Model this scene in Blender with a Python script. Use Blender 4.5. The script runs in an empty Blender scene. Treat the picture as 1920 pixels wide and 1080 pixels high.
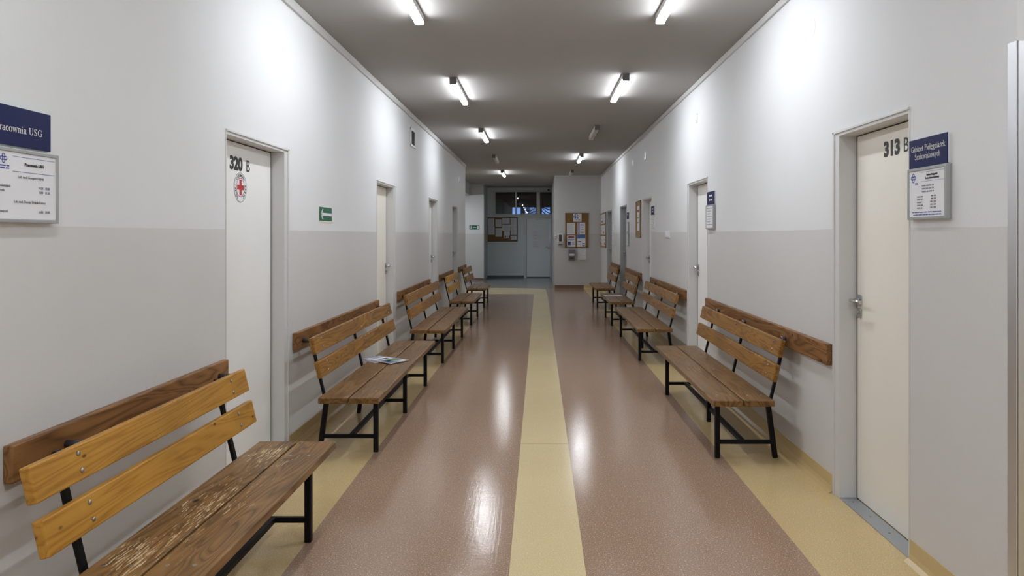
import bpy, bmesh, math, random
from mathutils import Vector, Matrix
random.seed(7)
PI = math.pi
C = bpy.context.scene.collection
S = bpy.context.scene

# ------------------------------------------------------------------ camera, world, exposure
F = 1330.0                       # focal length in pixels of a 1920 px wide frame
WL, WR, CEIL, EYE = 1.74, 1.709, 3.146, 1.5
cam_d = bpy.data.cameras.new('camera'); cam = bpy.data.objects.new('camera', cam_d); C.objects.link(cam)
cam.location = (0, 0, EYE); cam.rotation_euler = (PI/2, 0, 0)
cam_d.lens = F/1920*36; cam_d.sensor_width = 36
cam_d.shift_x = -(1011-960)/1920; cam_d.shift_y = -(540-440)/1920
cam_d.clip_start = .02; cam_d.clip_end = 200
S.camera = cam
w = bpy.data.worlds.new('dusk'); S.world = w; w.use_nodes = True
w.node_tree.nodes['Background'].inputs[0].default_value = (.22, .38, .80, 1)
w.node_tree.nodes['Background'].inputs[1].default_value = 1.1
S.view_settings.view_transform = 'Standard'; S.view_settings.look = 'None'
S.view_settings.exposure = 0.0; S.view_settings.gamma = 1
S.view_settings.use_curve_mapping = False
LAMP = 74.0                      # emission of the lit diffusers
LAMP_COL = (.90, .95, 1.0)

# ------------------------------------------------------------------ materials
def new_mat(name):
    m = bpy.data.materials.new(name); m.use_nodes = True
    nt = m.node_tree
    return m, nt, nt.nodes['Principled BSDF']
def plain(name, col, rough=.6, metal=0, spec=.5, bump=0, bscale=80, emit=0, var=0):
    m, nt, b = new_mat(name)
    b.inputs['Base Color'].default_value = (*col, 1)
    b.inputs['Roughness'].default_value = rough
    b.inputs['Metallic'].default_value = metal
    b.inputs['Specular IOR Level'].default_value = spec
    if emit:
        b.inputs['Emission Color'].default_value = (*col, 1); b.inputs['Emission Strength'].default_value = emit
    if bump or var:
        tc = nt.nodes.new('ShaderNodeTexCoord'); n = nt.nodes.new('ShaderNodeTexNoise')
        n.inputs['Scale'].default_value = bscale; n.inputs['Detail'].default_value = 4
        nt.links.new(tc.outputs['Object'], n.inputs['Vector'])
        if bump:
            bp = nt.nodes.new('ShaderNodeBump'); bp.inputs['Strength'].default_value = bump; bp.inputs['Distance'].default_value = .01
            nt.links.new(n.outputs['Fac'], bp.inputs['Height']); nt.links.new(bp.outputs['Normal'], b.inputs['Normal'])
        if var:
            r = nt.nodes.new('ShaderNodeMix'); r.data_type = 'RGBA'
            r.inputs['A'].default_value = (*[c*(1-var) for c in col], 1); r.inputs['B'].default_value = (*[min(1, c*(1+var)) for c in col], 1)
            nt.links.new(n.outputs['Fac'], r.inputs['Factor']); nt.links.new(r.outputs['Result'], b.inputs['Base Color'])
    return m
def math_n(nt, op, a, b=None, c=None):
    n = nt.nodes.new('ShaderNodeMath'); n.operation = op
    for i, v in enumerate((a, b, c)):
        if v is None: continue
        if isinstance(v, (int, float)): n.inputs[i].default_value = v
        else: nt.links.new(v, n.inputs[i])
    return n.outputs[0]
def mixc(nt, fac, a, b):
    r = nt.nodes.new('ShaderNodeMix'); r.data_type = 'RGBA'
    for k, v in (('Factor', fac), ('A', a), ('B', b)):
        if isinstance(v, tuple): r.inputs[k].default_value = (*v, 1)
        elif isinstance(v, (int, float)): r.inputs[k].default_value = v
        else: nt.links.new(v, r.inputs[k])
    return r.outputs['Result']
def noise(nt, vec, scale, detail=3, rough=.5, out='Fac', dist=0):
    n = nt.nodes.new('ShaderNodeTexNoise'); n.inputs['Scale'].default_value = scale
    n.inputs['Detail'].default_value = detail; n.inputs['Roughness'].default_value = rough; n.inputs['Distortion'].default_value = dist
    nt.links.new(vec, n.inputs['Vector']); return n.outputs[out]
def ramp(nt, fac, stops):
    r = nt.nodes.new('ShaderNodeValToRGB'); el = r.color_ramp.elements
    while len(el) > len(stops): el.remove(el[-1])
    while len(el) < len(stops): el.new(1)
    for e, (p, c) in zip(el, stops):
        e.position = p; e.color = (*c, 1) if isinstance(c, tuple) else (c, c, c, 1)
    nt.links.new(fac, r.inputs['Fac']); return r.outputs['Color']
def bump_n(nt, b, h, strength, dist=.01):
    bp = nt.nodes.new('ShaderNodeBump'); bp.inputs['Strength'].default_value = strength; bp.inputs['Distance'].default_value = dist
    nt.links.new(h, bp.inputs['Height']); nt.links.new(bp.outputs['Normal'], b.inputs['Normal'])

def wall_paint(name, up, low, zline=1.53, rl=.42):
    m, nt, b = new_mat(name)
    g = nt.nodes.new('ShaderNodeNewGeometry'); sx = nt.nodes.new('ShaderNodeSeparateXYZ')
    nt.links.new(g.outputs['Position'], sx.inputs[0])
    wob = noise(nt, g.outputs['Position'], 3, 2)
    zz = math_n(nt, 'ADD', sx.outputs['Z'], math_n(nt, 'MULTIPLY', math_n(nt, 'SUBTRACT', wob, .5), .008))
    f = math_n(nt, 'LESS_THAN', zz, zline)
    cl = noise(nt, g.outputs['Position'], 1.3, 5, .6)
    c1 = mixc(nt, cl, tuple(c*.965 for c in up), tuple(min(1, c*1.03) for c in up))
    c2 = mixc(nt, cl, tuple(c*.95 for c in low), tuple(min(1, c*1.04) for c in low))
    nt.links.new(mixc(nt, f, c1, c2), b.inputs['Base Color'])
    nt.links.new(math_n(nt, 'SUBTRACT', .75, math_n(nt, 'MULTIPLY', f, .75-rl)), b.inputs['Roughness'])
    b.inputs['Specular IOR Level'].default_value = .4
    bump_n(nt, b, noise(nt, g.outputs['Position'], 55, 4), .12, .004)
    return m

def vinyl(name, base, dark, light, rough=.2):
    m, nt, b = new_mat(name)
    g = nt.nodes.new('ShaderNodeNewGeometry'); P = g.outputs['Position']
    n1 = noise(nt, P, 260, 3, .7); n2 = noise(nt, P, 130, 2, .6); big = noise(nt, P, .9, 4, .6)
    c = mixc(nt, ramp(nt, n1, [(.40, 0.), (.50, 1.)]), dark, base)
    c = mixc(nt, ramp(nt, n2, [(.56, 0.), (.68, 1.)]), c, light)
    mul = nt.nodes.new('ShaderNodeMix'); mul.data_type = 'RGBA'; mul.blend_type = 'MULTIPLY'; mul.inputs['Factor'].default_value = 1
    nt.links.new(c, mul.inputs['A']); nt.links.new(ramp(nt, big, [(.3, .93), (.7, 1.)]), mul.inputs['B'])
    nt.links.new(mul.outputs['Result'], b.inputs['Base Color'])
    # worn polish: streaks running along the corridor
    mp = nt.nodes.new('ShaderNodeMapping'); nt.links.new(P, mp.inputs['Vector']); mp.inputs['Scale'].default_value = (9, .9, 1)
    st = noise(nt, mp.outputs[0], 4, 5, .65)
    nt.links.new(math_n(nt, 'ADD', rough-.05, math_n(nt, 'MULTIPLY', st, .14)), b.inputs['Roughness'])
    b.inputs['Specular IOR Level'].default_value = .36
    h = math_n(nt, 'ADD', math_n(nt, 'MULTIPLY', noise(nt, P, 150, 2), .35), math_n(nt, 'MULTIPLY', noise(nt, P, 14, 3), .8))
    for sc_ in ((75, 3, 1), (4, 60, 1)):                    # fine scuffs in both directions
        ms = nt.nodes.new('ShaderNodeMapping'); nt.links.new(P, ms.inputs['Vector']); ms.inputs['Scale'].default_value = sc_
        h = math_n(nt, 'ADD', h, math_n(nt, 'MULTIPLY', noise(nt, ms.outputs[0], 1, 3, .7), .6))
    bump_n(nt, b, h, .10, .006)
    return m

def wood(name, dark, mid, light, rough=.35, kn=1., wear=0., wearcol=(.55, .42, .26), knots=True, gapwear=False):
    m, nt, b = new_mat(name)
    b.inputs['Specular IOR Level'].default_value = .3
    tc = nt.nodes.new('ShaderNodeTexCoord'); oi = nt.nodes.new('ShaderNodeObjectInfo')
    off = nt.nodes.new('ShaderNodeCombineXYZ')
    nt.links.new(math_n(nt, 'MULTIPLY', oi.outputs['Random'], 37.), off.inputs[0]); nt.links.new(math_n(nt, 'MULTIPLY', oi.outputs['Random'], 91.), off.inputs[1])
    ad = nt.nodes.new('ShaderNodeVectorMath'); ad.operation = 'ADD'
    nt.links.new(tc.outputs['Object'], ad.inputs[0]); nt.links.new(off.outputs[0], ad.inputs[1])
    mp = nt.nodes.new('ShaderNodeMapping'); nt.links.new(ad.outputs[0], mp.inputs['Vector']); mp.inputs['Scale'].default_value = (7, .75, 7)
    rings = noise(nt, mp.outputs[0], 1.1, 2, .45, dist=.9)
    band = math_n(nt, 'FRACT', math_n(nt, 'MULTIPLY', rings, 10.))
    band = math_n(nt, 'ABSOLUTE', math_n(nt, 'SUBTRACT', band, .5))
    mf = nt.nodes.new('ShaderNodeMapping'); nt.links.new(ad.outputs[0], mf.inputs['Vector']); mf.inputs['Scale'].default_value = (150, 3, 150)
    fine = noise(nt, mf.outputs[0], 1, 3, .6)
    f = math_n(nt, 'ADD', math_n(nt, 'MULTIPLY', band, 1.15), math_n(nt, 'MULTIPLY', fine, .45))
    col = ramp(nt, f, [(.12, dark), (.42, mid), (.85, light)])
    if knots:
        v = nt.nodes.new('ShaderNodeTexVoronoi'); mk = nt.nodes.new('ShaderNodeMapping')
        nt.links.new(ad.outputs[0], mk.inputs['Vector']); mk.inputs['Scale'].default_value = (6.2*kn, 3.4*kn, 6.2*kn)
        nt.links.new(mk.outputs[0], v.inputs['Vector']); v.inputs['Scale'].default_value = 1
        kf = ramp(nt, v.outputs['Distance'], [(.045, 1.), (.085, .0)])
        col = mixc(nt, kf, col, tuple(c*.35 for c in dark))
    big = noise(nt, ad.outputs[0], 2.3, 4, .6)
    mul = nt.nodes.new('ShaderNodeMix'); mul.data_type = 'RGBA'; mul.blend_type = 'MULTIPLY'; mul.inputs['Factor'].default_value = 1
    nt.links.new(col, mul.inputs['A']); nt.links.new(ramp(nt, big, [(.3, .72), (.65, 1.)]), mul.inputs['B']); col = mul.outputs['Result']
    rg = math_n(nt, 'ADD', rough, math_n(nt, 'MULTIPLY', math_n(nt, 'SUBTRACT', big, .5), .25))
    if wear:
        ms = nt.nodes.new('ShaderNodeMapping'); nt.links.new(ad.outputs[0], ms.inputs['Vector']); ms.inputs['Scale'].default_value = (170, 13, 40)
        sc = noise(nt, ms.outputs[0], 1, 3, .6)
        reg = noise(nt, ad.outputs[0], 3.1, 2, .5)
        thr = math_n(nt, 'ADD', sc, math_n(nt, 'MULTIPLY', math_n(nt, 'SUBTRACT', reg, .5), .55))
        if gapwear:
            so = nt.nodes.new('ShaderNodeSeparateXYZ'); nt.links.new(tc.outputs['Object'], so.inputs[0])
            dx = math_n(nt, 'ABSOLUTE', math_n(nt, 'SUBTRACT', so.outputs['X'], .245))
            thr = math_n(nt, 'ADD', thr, math_n(nt, 'SUBTRACT', .07, math_n(nt, 'MULTIPLY', dx, .9)))
        k = ramp(nt, thr, [(.75-wear*.10, 0.), (.775-wear*.10, 1.)])
        g = nt.nodes.new('ShaderNodeNewGeometry'); sx = nt.nodes.new('ShaderNodeSeparateXYZ'); nt.links.new(g.outputs['Normal'], sx.inputs[0])
        k = math_n(nt, 'MULTIPLY', k, math_n(nt, 'GREATER_THAN', sx.outputs['Z'], .5))
        col = mixc(nt, k, col, wearcol)
        rg = math_n(nt, 'ADD', rg, math_n(nt, 'MULTIPLY', k, .25))
    nt.links.new(col, b.inputs['Base Color']); nt.links.new(rg, b.inputs['Roughness'])
    bump_n(nt, b, fine, .12, .003)
    return m

M = {}
M['wall'] = wall_paint('wall paint', (.755, .76, .77), (.665, .655, .645))
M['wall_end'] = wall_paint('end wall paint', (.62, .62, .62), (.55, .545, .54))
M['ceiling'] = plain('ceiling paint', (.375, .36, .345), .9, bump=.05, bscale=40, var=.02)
M['trunk'] = plain('white plastic trunking', (.62, .61, .60), .5)
M['pink'] = vinyl('brown pink speckled vinyl', (.43, .282, .195), (.22, .13, .082), (.70, .54, .42), .105)
M['cream'] = vinyl('cream speckled vinyl', (.80, .65, .38), (.64, .50, .26), (.90, .77, .52), .14)
M['yellow'] = vinyl('yellow speckled vinyl', (.68, .51, .26), (.50, .35, .15), (.80, .64, .39), .14)
M['greyv'] = vinyl('grey brown vinyl', (.30, .265, .23), (.22, .19, .17), (.38, .34, .30), .15)
M['bluev'] = vinyl('blue grey vinyl', (.22, .26, .27), (.17, .20, .21), (.28, .32, .33), .15)
M['joint'] = plain('weld joint', (.16, .12, .06), .5)
M['skirt_y'] = plain('yellow vinyl skirting', (.58, .43, .21), .3, var=.12, bscale=300)
M['skirt_b'] = plain('brown vinyl skirting', (.20, .105, .075), .3, var=.12, bscale=300)
M['skirt_g'] = plain('dark grey skirting', (.10, .12, .125), .4)
M['frame'] = plain('grey painted steel frame', (.66, .655, .65), .38, var=.02, bscale=5)
M['frame_d'] = plain('darker grey painted steel frame', (.40, .41, .42), .4)
M['leaf_c'] = plain('cream laminate door leaf', (.87, .83, .75), .42, var=.03, bscale=3)
M['leaf_w'] = plain('white laminate door leaf', (.86, .855, .84), .42, var=.03, bscale=3)
M['leaf_g'] = plain('grey door leaf', (.50, .51, .52), .42)
M['leaf_b'] = plain('pale blue grey door leaf', (.80, .85, .87), .4)
M['panel_b'] = plain('blue grey partition paint', (.70, .76, .78), .45, var=.03, bscale=2)
M['dark'] = plain('dark gap', (.012, .012, .012), .9)  # flat black that stands for the shade inside gaps
M['chrome'] = plain('satin chrome', (.55, .55, .55), .22, metal=1)
M['steel'] = plain('brushed steel', (.70, .70, .72), .38, metal=1, bump=.03, bscale=200)
M['thresh'] = plain('grey aluminium threshold', (.42, .44, .47), .42, metal=.6)
M['black'] = plain('black painted steel', (.004, .004, .005), .5, spec=.2)
M['bolt'] = plain('zinc bolt head', (.42, .40, .36), .35, metal=1)
M['seat_w1'] = wood('worn brown seat wood', (.085, .042, .016), (.235, .118, .034), (.33, .175, .06), .36, wear=1.0, gapwear=True, wearcol=(.62, .47, .28))
M['seat_w2'] = wood('brown seat wood', (.085, .042, .014), (.20, .098, .030), (.29, .152, .052), .34, wear=.25, wearcol=(.5, .38, .22))
M['back_o'] = wood('orange lacquered pine', (.35, .15, .020), (.50, .24, .034), (.57, .29, .05), .42, kn=1.6)
M['back_b'] = wood('brown lacquered pine', (.15, .060, .014), (.29, .133, .025), (.39, .19, .042), .40)
M['back_k'] = wood('knotty brown pine', (.15, .065, .016), (.29, .14, .035), (.39, .20, .06), .42, kn=2.2)
M['rail_w'] = wood('brown stained rail wood', (.08, .034, .012), (.25, .112, .038), (.35, .17, .062), .45)
M['navy'] = plain('navy sign plastic', (.004, .008, .075), .45, spec=.2)
M['silver'] = plain('silver grey lettering', (.80, .80, .78), .5)
M['acryl'] = plain('pale sign backing', (.70, .71, .72), .3)
M['alu'] = plain('grey aluminium holder', (.38, .39, .39), .4, metal=.35)
M['paper'] = plain('white paper', (.80, .80, .83), .7)
M['paper_y'] = plain('cream paper', (.72, .70, .62), .7)
M['ink'] = plain('black ink', (.03, .03, .035), .6)
M['ink_g'] = plain('grey print', (.22, .22, .25), .6)
M['ink_b'] = plain('blue print', (.03, .05, .30), .6)
M['ink_lb'] = plain('bright blue print', (.06, .18, .50), .6)
M['ink_r'] = plain('red print', (.45, .03, .03), .6)
M['black_v'] = plain('black vinyl lettering', (.004, .004, .004), .4)
M['green'] = plain('green safety sign', (.008, .13, .065), .4)
M['white'] = plain('white plastic', (.78, .78, .77), .35)
M['cork'] = plain('brown cork', (.235, .125, .035), .85, var=.35, bscale=120)
M['corkl'] = plain('light cork', (.33, .22, .11), .85, var=.3, bscale=120)
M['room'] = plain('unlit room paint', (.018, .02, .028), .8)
M['boardf'] = plain('dark grey board frame', (.09, .09, .10), .5)
M['pine'] = plain('pine board frame', (.40, .25, .12), .5)
M['grille'] = plain('grey vent slats', (.36, .36, .36), .6)
M['cap'] = plain('dark grey end cap', (.16, .155, .15), .5)
M['fix'] = plain('white lamp housing', (.62, .60, .58), .45)
M['diff_off'] = plain('unlit lamp diffuser', (.55, .50, .47), .35)
M['diff_on'] = plain('lit lamp diffuser', LAMP_COL, .4, emit=LAMP)
M['bark'] = plain('tree bark', (.05, .04, .035), .9)
M['snowy'] = plain('frosted twigs', (.5, .52, .6), .9)
M['ground'] = plain('dusky ground', (.12, .13, .15), .9)
M['dispd'] = plain('dark dispenser window', (.05, .05, .055), .25)
def glass():
    m, nt, b = new_mat('window glass')
    b.inputs['Base Color'].default_value = (.75, .80, .85, 1); b.inputs['Roughness'].default_value = .01
    b.inputs['Transmission Weight'].default_value = 1; b.inputs['IOR'].default_value = 1.5
    return m
M['glass'] = glass()

# ------------------------------------------------------------------ mesh builder
class MB:
    def __init__(s): s.bm = bmesh.new(); s.mats = []
    def mi(s, m):
        if m not in s.mats: s.mats.append(m)
        return s.mats.index(m)
    def box(s, x0, x1, y0, y1, z0, z1, m, bev=0, seg=2):
        a = bmesh.new(); bmesh.ops.create_cube(a, size=1)
        for v in a.verts: v.co = Vector(((x0+x1)/2 + v.co.x*(x1-x0), (y0+y1)/2 + v.co.y*(y1-y0), (z0+z1)/2 + v.co.z*(z1-z0)))
        if bev: bmesh.ops.bevel(a, geom=a.edges[:], offset=bev, segments=seg, affect='EDGES', profile=.5)
        s.join(a, m); return s
    def prism(s, pts, ax, a0, a1, m, bev=0):
        """closed outline pts extruded along axis ax from a0 to a1; pts are the other two coords in xyz order"""
        a = bmesh.new()
        def P(p, t): q = list(p); q.insert(ax, t); return Vector(q)
        v0 = [a.verts.new(P(p, a0)) for p in pts]; v1 = [a.verts.new(P(p, a1)) for p in pts]
        n = len(pts); a.faces.new(v0); a.faces.new(v1[::-1])
        for i in range(n): a.faces.new((v0[i], v1[i], v1[(i+1) % n], v0[(i+1) % n]))
        bmesh.ops.recalc_face_normals(a, faces=a.faces[:])
        if bev: bmesh.ops.bevel(a, geom=a.edges[:], offset=bev, segments=2, affect='EDGES', profile=.5)
        s.join(a, m); return s
    def bar(s, p, q, wx, wy, m, side=(0, 1, 0), bev=.003):
        """rectangular bar from p to q, width wx along 'side', wy across"""
        p, q = Vector(p), Vector(q); d = (q-p); L = d.length; d.normalize()
        u = Vector(side); u = (u - d*u.dot(d)).normalized(); v = d.cross(u)
        a = bmesh.new(); bmesh.ops.create_cube(a, size=1)
        for k in a.verts: k.co = (p+q)/2 + u*k.co.x*wx + v*k.co.y*wy + d*k.co.z*L
        if bev: bmesh.ops.bevel(a, geom=a.edges[:], offset=bev, segments=1, affect='EDGES')
        s.join(a, m); return s
    def tube(s, pts, r, m, n=12, cap=True):
        a = bmesh.new(); pts = [Vector(p) for p in pts]; rings = []
        rr = r if isinstance(r, (list, tuple)) else [r]*len(pts)
        up = None
        for i, p in enumerate(pts):
            d = (pts[min(i+1, len(pts)-1)] - pts[max(i-1, 0)]).normalized()
            if up is None: up = Vector((0, 0, 1)) if abs(d.z) < .9 else Vector((1, 0, 0))
            u = (up - d*up.dot(d)).normalized(); v = d.cross(u); up = u
            rings.append([a.verts.new(p + (u*math.cos(2*PI*k/n) + v*math.sin(2*PI*k/n))*rr[i]) for k in range(n)])
        for i in range(len(rings)-1):
            for k in range(n): a.faces.new((rings[i][k], rings[i][(k+1) % n], rings[i+1][(k+1) % n], rings[i+1][k]))
        if cap: a.faces.new(rings[0][::-1]); a.faces.new(rings[-1])
        bmesh.ops.recalc_face_normals(a, faces=a.faces[:])
        for f in a.faces: f.smooth = len(f.verts) == 4
        s.join(a, m); return s
    def lathe(s, c, prof, axis, m, n=20):
        """profile [(radius, t)] around axis vector starting at c"""
        c = Vector(c); d = Vector(axis).normalized(); u = d.orthogonal().normalized(); v = d.cross(u)
        a = bmesh.new(); R = []
        for r, t in prof: R.append([a.verts.new(c + d*t + (u*math.cos(2*PI*k/n)+v*math.sin(2*PI*k/n))*max(r, 1e-5)) for k in range(n)])
        for i in range(len(R)-1):
            for k in range(n): a.faces.new((R[i][k], R[i][(k+1) % n], R[i+1][(k+1) % n], R[i+1][k]))
        a.faces.new(R[0][::-1]); a.faces.new(R[-1])
        bmesh.ops.recalc_face_normals(a, faces=a.faces[:])
        for f in a.faces: f.smooth = len(f.verts) == 4
        s.join(a, m); return s
    def quad(s, vs, m):
        a = bmesh.new(); a.faces.new([a.verts.new(Vector(v)) for v in vs]); s.join(a, m); return s
    def join(s, a, m):
        i = s.mi(m)
        for f in a.faces: f.material_index = i
        me = bpy.data.meshes.new('t'); a.to_mesh(me); a.free(); s.bm.from_mesh(me); bpy.data.meshes.remove(me)
    def build(s, name, parent=None, label=None):
        me = bpy.data.meshes.new(name); s.bm.to_mesh(me); s.bm.free()
        for k in s.mats: me.materials.append(M[k])
        o = bpy.data.objects.new(name, me); C.objects.link(o)
        if parent is not None: o.parent = parent
        if label: o['label'] = label
        return o
def tag(o, label, cat=None, group=None, kind=None):
    o['label'] = label
    if cat: o['category'] = cat
    if group: o['group'] = group
    if kind: o['kind'] = kind
    return o
def empty(name, loc, rz=0):
    o = bpy.data.objects.new(name, None); C.objects.link(o); o.location = loc; o.rotation_euler = (0, 0, rz)
    o.empty_display_size = .1
    return o
def copy_tree(o, parent=None):
    c = o.copy(); C.objects.link(c); c.parent = parent
    for ch in [k for k in bpy.data.objects if k.parent == o and k is not c]: copy_tree(ch, c)
    return c

# wall frames: local x to the viewer's right, z up, -y out of the wall towards the viewer
def on_left(name, Y, z=0, X=None): return empty(name, (-WL if X is None else X, Y, z), PI/2)
def on_right(name, Y, z=0, X=None): return empty(name, (WR if X is None else X, Y, z), -PI/2)
def on_back(name, X, Y, z=0): return empty(name, (X, Y, z), 0)

def text(body, size, mat, parent, x, z, y=-.001, align='CENTER', bold=0., xs=1., rot=0., name='lettering', label=None, th=.0004):
    cu = bpy.data.curves.new('t', 'FONT'); cu.body = body; cu.size = size; cu.offset = bold; cu.align_x = align
    cu.extrude = th; cu.resolution_u = 3
    t = bpy.data.objects.new('t', cu); C.objects.link(t)
    bpy.context.view_layer.update()
    me = bpy.data.meshes.new_from_object(t.evaluated_get(bpy.context.evaluated_depsgraph_get()))
    bpy.data.objects.remove(t); bpy.data.curves.remove(cu)
    ca, sa = math.cos(rot), math.sin(rot)
    for v in me.vertices:
        a, b = v.co.x*xs, v.co.y
        v.co = Vector((x + a*ca - b*sa, y - v.co.z, z + a*sa + b*ca))
    me.materials.clear(); me.materials.append(M[mat])
    o = bpy.data.objects.new(name, me); C.objects.link(o); o.parent = parent
    if label: o['label'] = label
    return o
def merge(objs, name, parent, label=None):
    """several lettering meshes of one inscription become one part"""
    bm = bmesh.new(); mats = []
    for o in objs:
        mat = o.data.materials[0]
        if mat not in mats: mats.append(mat)
        n0 = len(bm.faces); bm.from_mesh(o.data); bm.faces.ensure_lookup_table()
        for f in bm.faces[n0:]: f.material_index = mats.index(mat)
        bpy.data.objects.remove(o)
    me = bpy.data.meshes.new(name); bm.to_mesh(me); bm.free()
    for k in mats: me.materials.append(k)
    o = bpy.data.objects.new(name, me); C.objects.link(o); o.parent = parent
    if label: o['label'] = label
    return o

# serif capitals and lower case for the two engraved door signs: strokes in em units
T_, t_ = .105, .042
GL = {
 'P': (.56, [('l', .17, 0, .17, .66, T_), ('s', .17, 0, .27), ('s', .15, .66, .24), ('a', .26, .485, .20, .165, -90, 90), ('l', .17, .655, .27, .655, t_), ('l', .17, .32, .27, .32, t_)]),
 'U': (.72, [('l', .17, .2, .17, .66, T_), ('s', .17, .66, .27), ('s', .57, .66, .22), ('l', .57, .22, .57, .66, t_*1.2), ('a', .37, .22, .20, .21, 180, 360)]),
 'S': (.54, [('a', .27, .49, .16, .155, 30, 250), ('a', .27, .17, .165, .16, 75, -150), ('l', .16, .44, .39, .24, T_), ('l', .43, .5, .43, .67, t_*.8), ('l', .10, .0, .10, .17, t_*.8)]),
 'G': (.72, [('a', .38, .33, .27, .325, 45, 330), ('l', .60, .02, .60, .30, T_), ('s', .60, .31, .22), ('l', .58, .48, .58, .67, t_*.8)]),
 'r': (.36, [('l', .13, 0, .13, .44, T_*.9), ('s', .13, 0, .23), ('s', .08, .43, .12), ('a', .28, .28, .14, .15, 150, 60), ('d', .33, .40, .045)]),
 'a': (.44, [('l', .30, .08, .30, .32, T_*.85), ('a', .21, .32, .11, .11, 0, 150), ('a', .19, .12, .115, .11, 70, 330), ('l', .22, .25, .32, .28, t_), ('a', .36, .08, .06, .07, 180, 330), ('d', .11, .35, .035)]),
 'c': (.42, [('a', .24, .22, .17, .22, 45, 320), ('d', .35, .36, .04)]),
 'o': (.50, [('a', .25, .22, .18, .22, 0, 360)]),
 'w': (.72, [('l', .08, .44, .22, .0, T_*.9), ('l', .22, 0, .36, .42, t_), ('l', .34, .44, .49, .0, T_*.9), ('l', .49, 0, .64, .44, t_), ('s', .08, .44, .17), ('s', .35, .44, .15), ('s', .64, .44, .15)]),
 'n': (.50, [('l', .12, 0, .12, .44, T_*.9), ('s', .12, 0, .21), ('s', .07, .43, .11), ('a', .26, .29, .14, .15, 0, 160), ('l', .38, 0, .38, .30, T_*.9), ('s', .38, 0, .21)]),
 'h': (.50, [('l', .12, 0, .12, .68, T_*.9), ('s', .12, 0, .21), ('s', .07, .67, .11), ('a', .26, .29, .14, .15, 0, 160), ('l', .38, 0, .38, .30, T_*.9), ('s', .38, 0, .21)]),
 'i': (.28, [('l', .14, 0, .14, .44, T_*.9), ('s', .14, 0, .23), ('s', .09, .43, .12), ('d', .14, .60, .055)]),
 'l': (.28, [('l', .14, 0, .14, .68, T_*.9), ('s', .14, 0, .23), ('s', .09, .67, .12)]),
 'b': (.50, [('l', .12, .02, .12, .68, T_*.9), ('s', .07, .67, .11), ('a', .26, .22, .16, .21, -130, 130)]),
 'd': (.50, [('l', .37, 0, .37, .68, T_*.9), ('s', .32, .67, .11), ('s', .41, .01, .11), ('a', .23, .22, .16, .21, 50, 310)]),
 'e': (.44, [('a', .23, .22, .17, .21, 5, 320), ('l', .07, .25, .39, .25, t_)]),
 'g': (.50, [('a', .23, .29, .13, .145, 0, 360), ('a', .23, -.08, .17, .10, 0, 360), ('l', .14, .16, .12, .06, t_), ('l', .12, .05, .36, .03, T_*.7), ('l', .33, .40, .45, .42, t_)]),
 't': (.30, [('l', .13, .08, .13, .56, T_*.9), ('l', .03, .43, .26, .43, t_), ('a', .19, .09, .07, .08, 180, 320)]),
 'k': (.50, [('l', .12, 0, .12, .68, T_*.9), ('s', .12, 0, .21), ('s', .07, .67, .11), ('l', .14, .20, .38, .43, t_), ('l', .22, .27, .40, 0, T_*.9), ('s', .37, .44, .19), ('s', .41, 0, .19)]),
 's': (.38, [('a', .19, .33, .115, .10, 30, 250), ('a', .19, .11, .12, .105, 75, -150), ('l', .11, .30, .28, .15, T_*.8)]),
 'y': (.50, [('l', .09, .44, .25, .02, T_*.9), ('l', .41, .44, .20, -.15, t_), ('s', .09, .44, .18), ('s', .40, .44, .15), ('d', .14, -.16, .05)]),
 ' ': (.30, []),
}
GL['ę'] = (GL['e'][0], GL['e'][1] + [('a', .36, -.08, .08, .08, 90, 280)])
GL['Ś'] = (GL['S'][0], GL['S'][1] + [('l', .24, .72, .36, .84, T_*.6)])
def serif(body, cap, width, mat, parent, x, z, y, name='lettering'):
    k = cap/.66; adv = sum(GL[c][0] for c in body); xs = width/(adv*k)
    mb = bmesh.new(); pen = 0
    def strip(P, W):
        L = []; n = len(P)
        for i in range(n):
            a, b = P[max(i-1, 0)], P[min(i+1, n-1)]; dx, dy = b[0]-a[0], b[1]-a[1]; l = math.hypot(dx, dy) or 1
            nx, ny = -dy/l*W[i]/2, dx/l*W[i]/2; L.append(((P[i][0]+nx, P[i][1]+ny), (P[i][0]-nx, P[i][1]-ny)))
        for i in range(n-1): face([L[i][0], L[i+1][0], L[i+1][1], L[i][1]])
    def face(pts):
        vs = [mb.verts.new(Vector((x + (-adv/2 + pen + px)*k*xs, y, z + py*k))) for px, py in pts]
        mb.faces.new(vs)
    for c in body:
        for st in GL[c][1]:
            if st[0] == 'l': strip([(st[1], st[2]), (st[3], st[4])], [st[5]]*2)
            elif st[0] == 's': strip([(st[1]-st[3]/2, st[2]), (st[1]+st[3]/2, st[2])], [.034]*2)
            elif st[0] == 'd':
                face([(st[1]+st[3]*math.cos(a*PI/4), st[2]+st[3]*math.sin(a*PI/4)) for a in range(8)])
            else:
                _, cx, cy, rx, ry, a0, a1 = st; n = max(5, int(abs(a1-a0)/18)); P, W = [], []
                for i in range(n+1):
                    a = math.radians(a0 + (a1-a0)*i/n); P.append((cx+rx*math.cos(a), cy+ry*math.sin(a))); W.append(t_ + (T_-t_)*abs(math.cos(a))**1.3)
                strip(P, W)
        pen += GL[c][0]
    for f in mb.faces:
        f.normal_update()
        if f.normal.y > 0: f.normal_flip()
    me = bpy.data.meshes.new(name); mb.to_mesh(me); mb.free(); me.materials.append(M[mat])
    o = bpy.data.objects.new(name, me); C.objects.link(o); o.parent = parent
    return o
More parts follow.
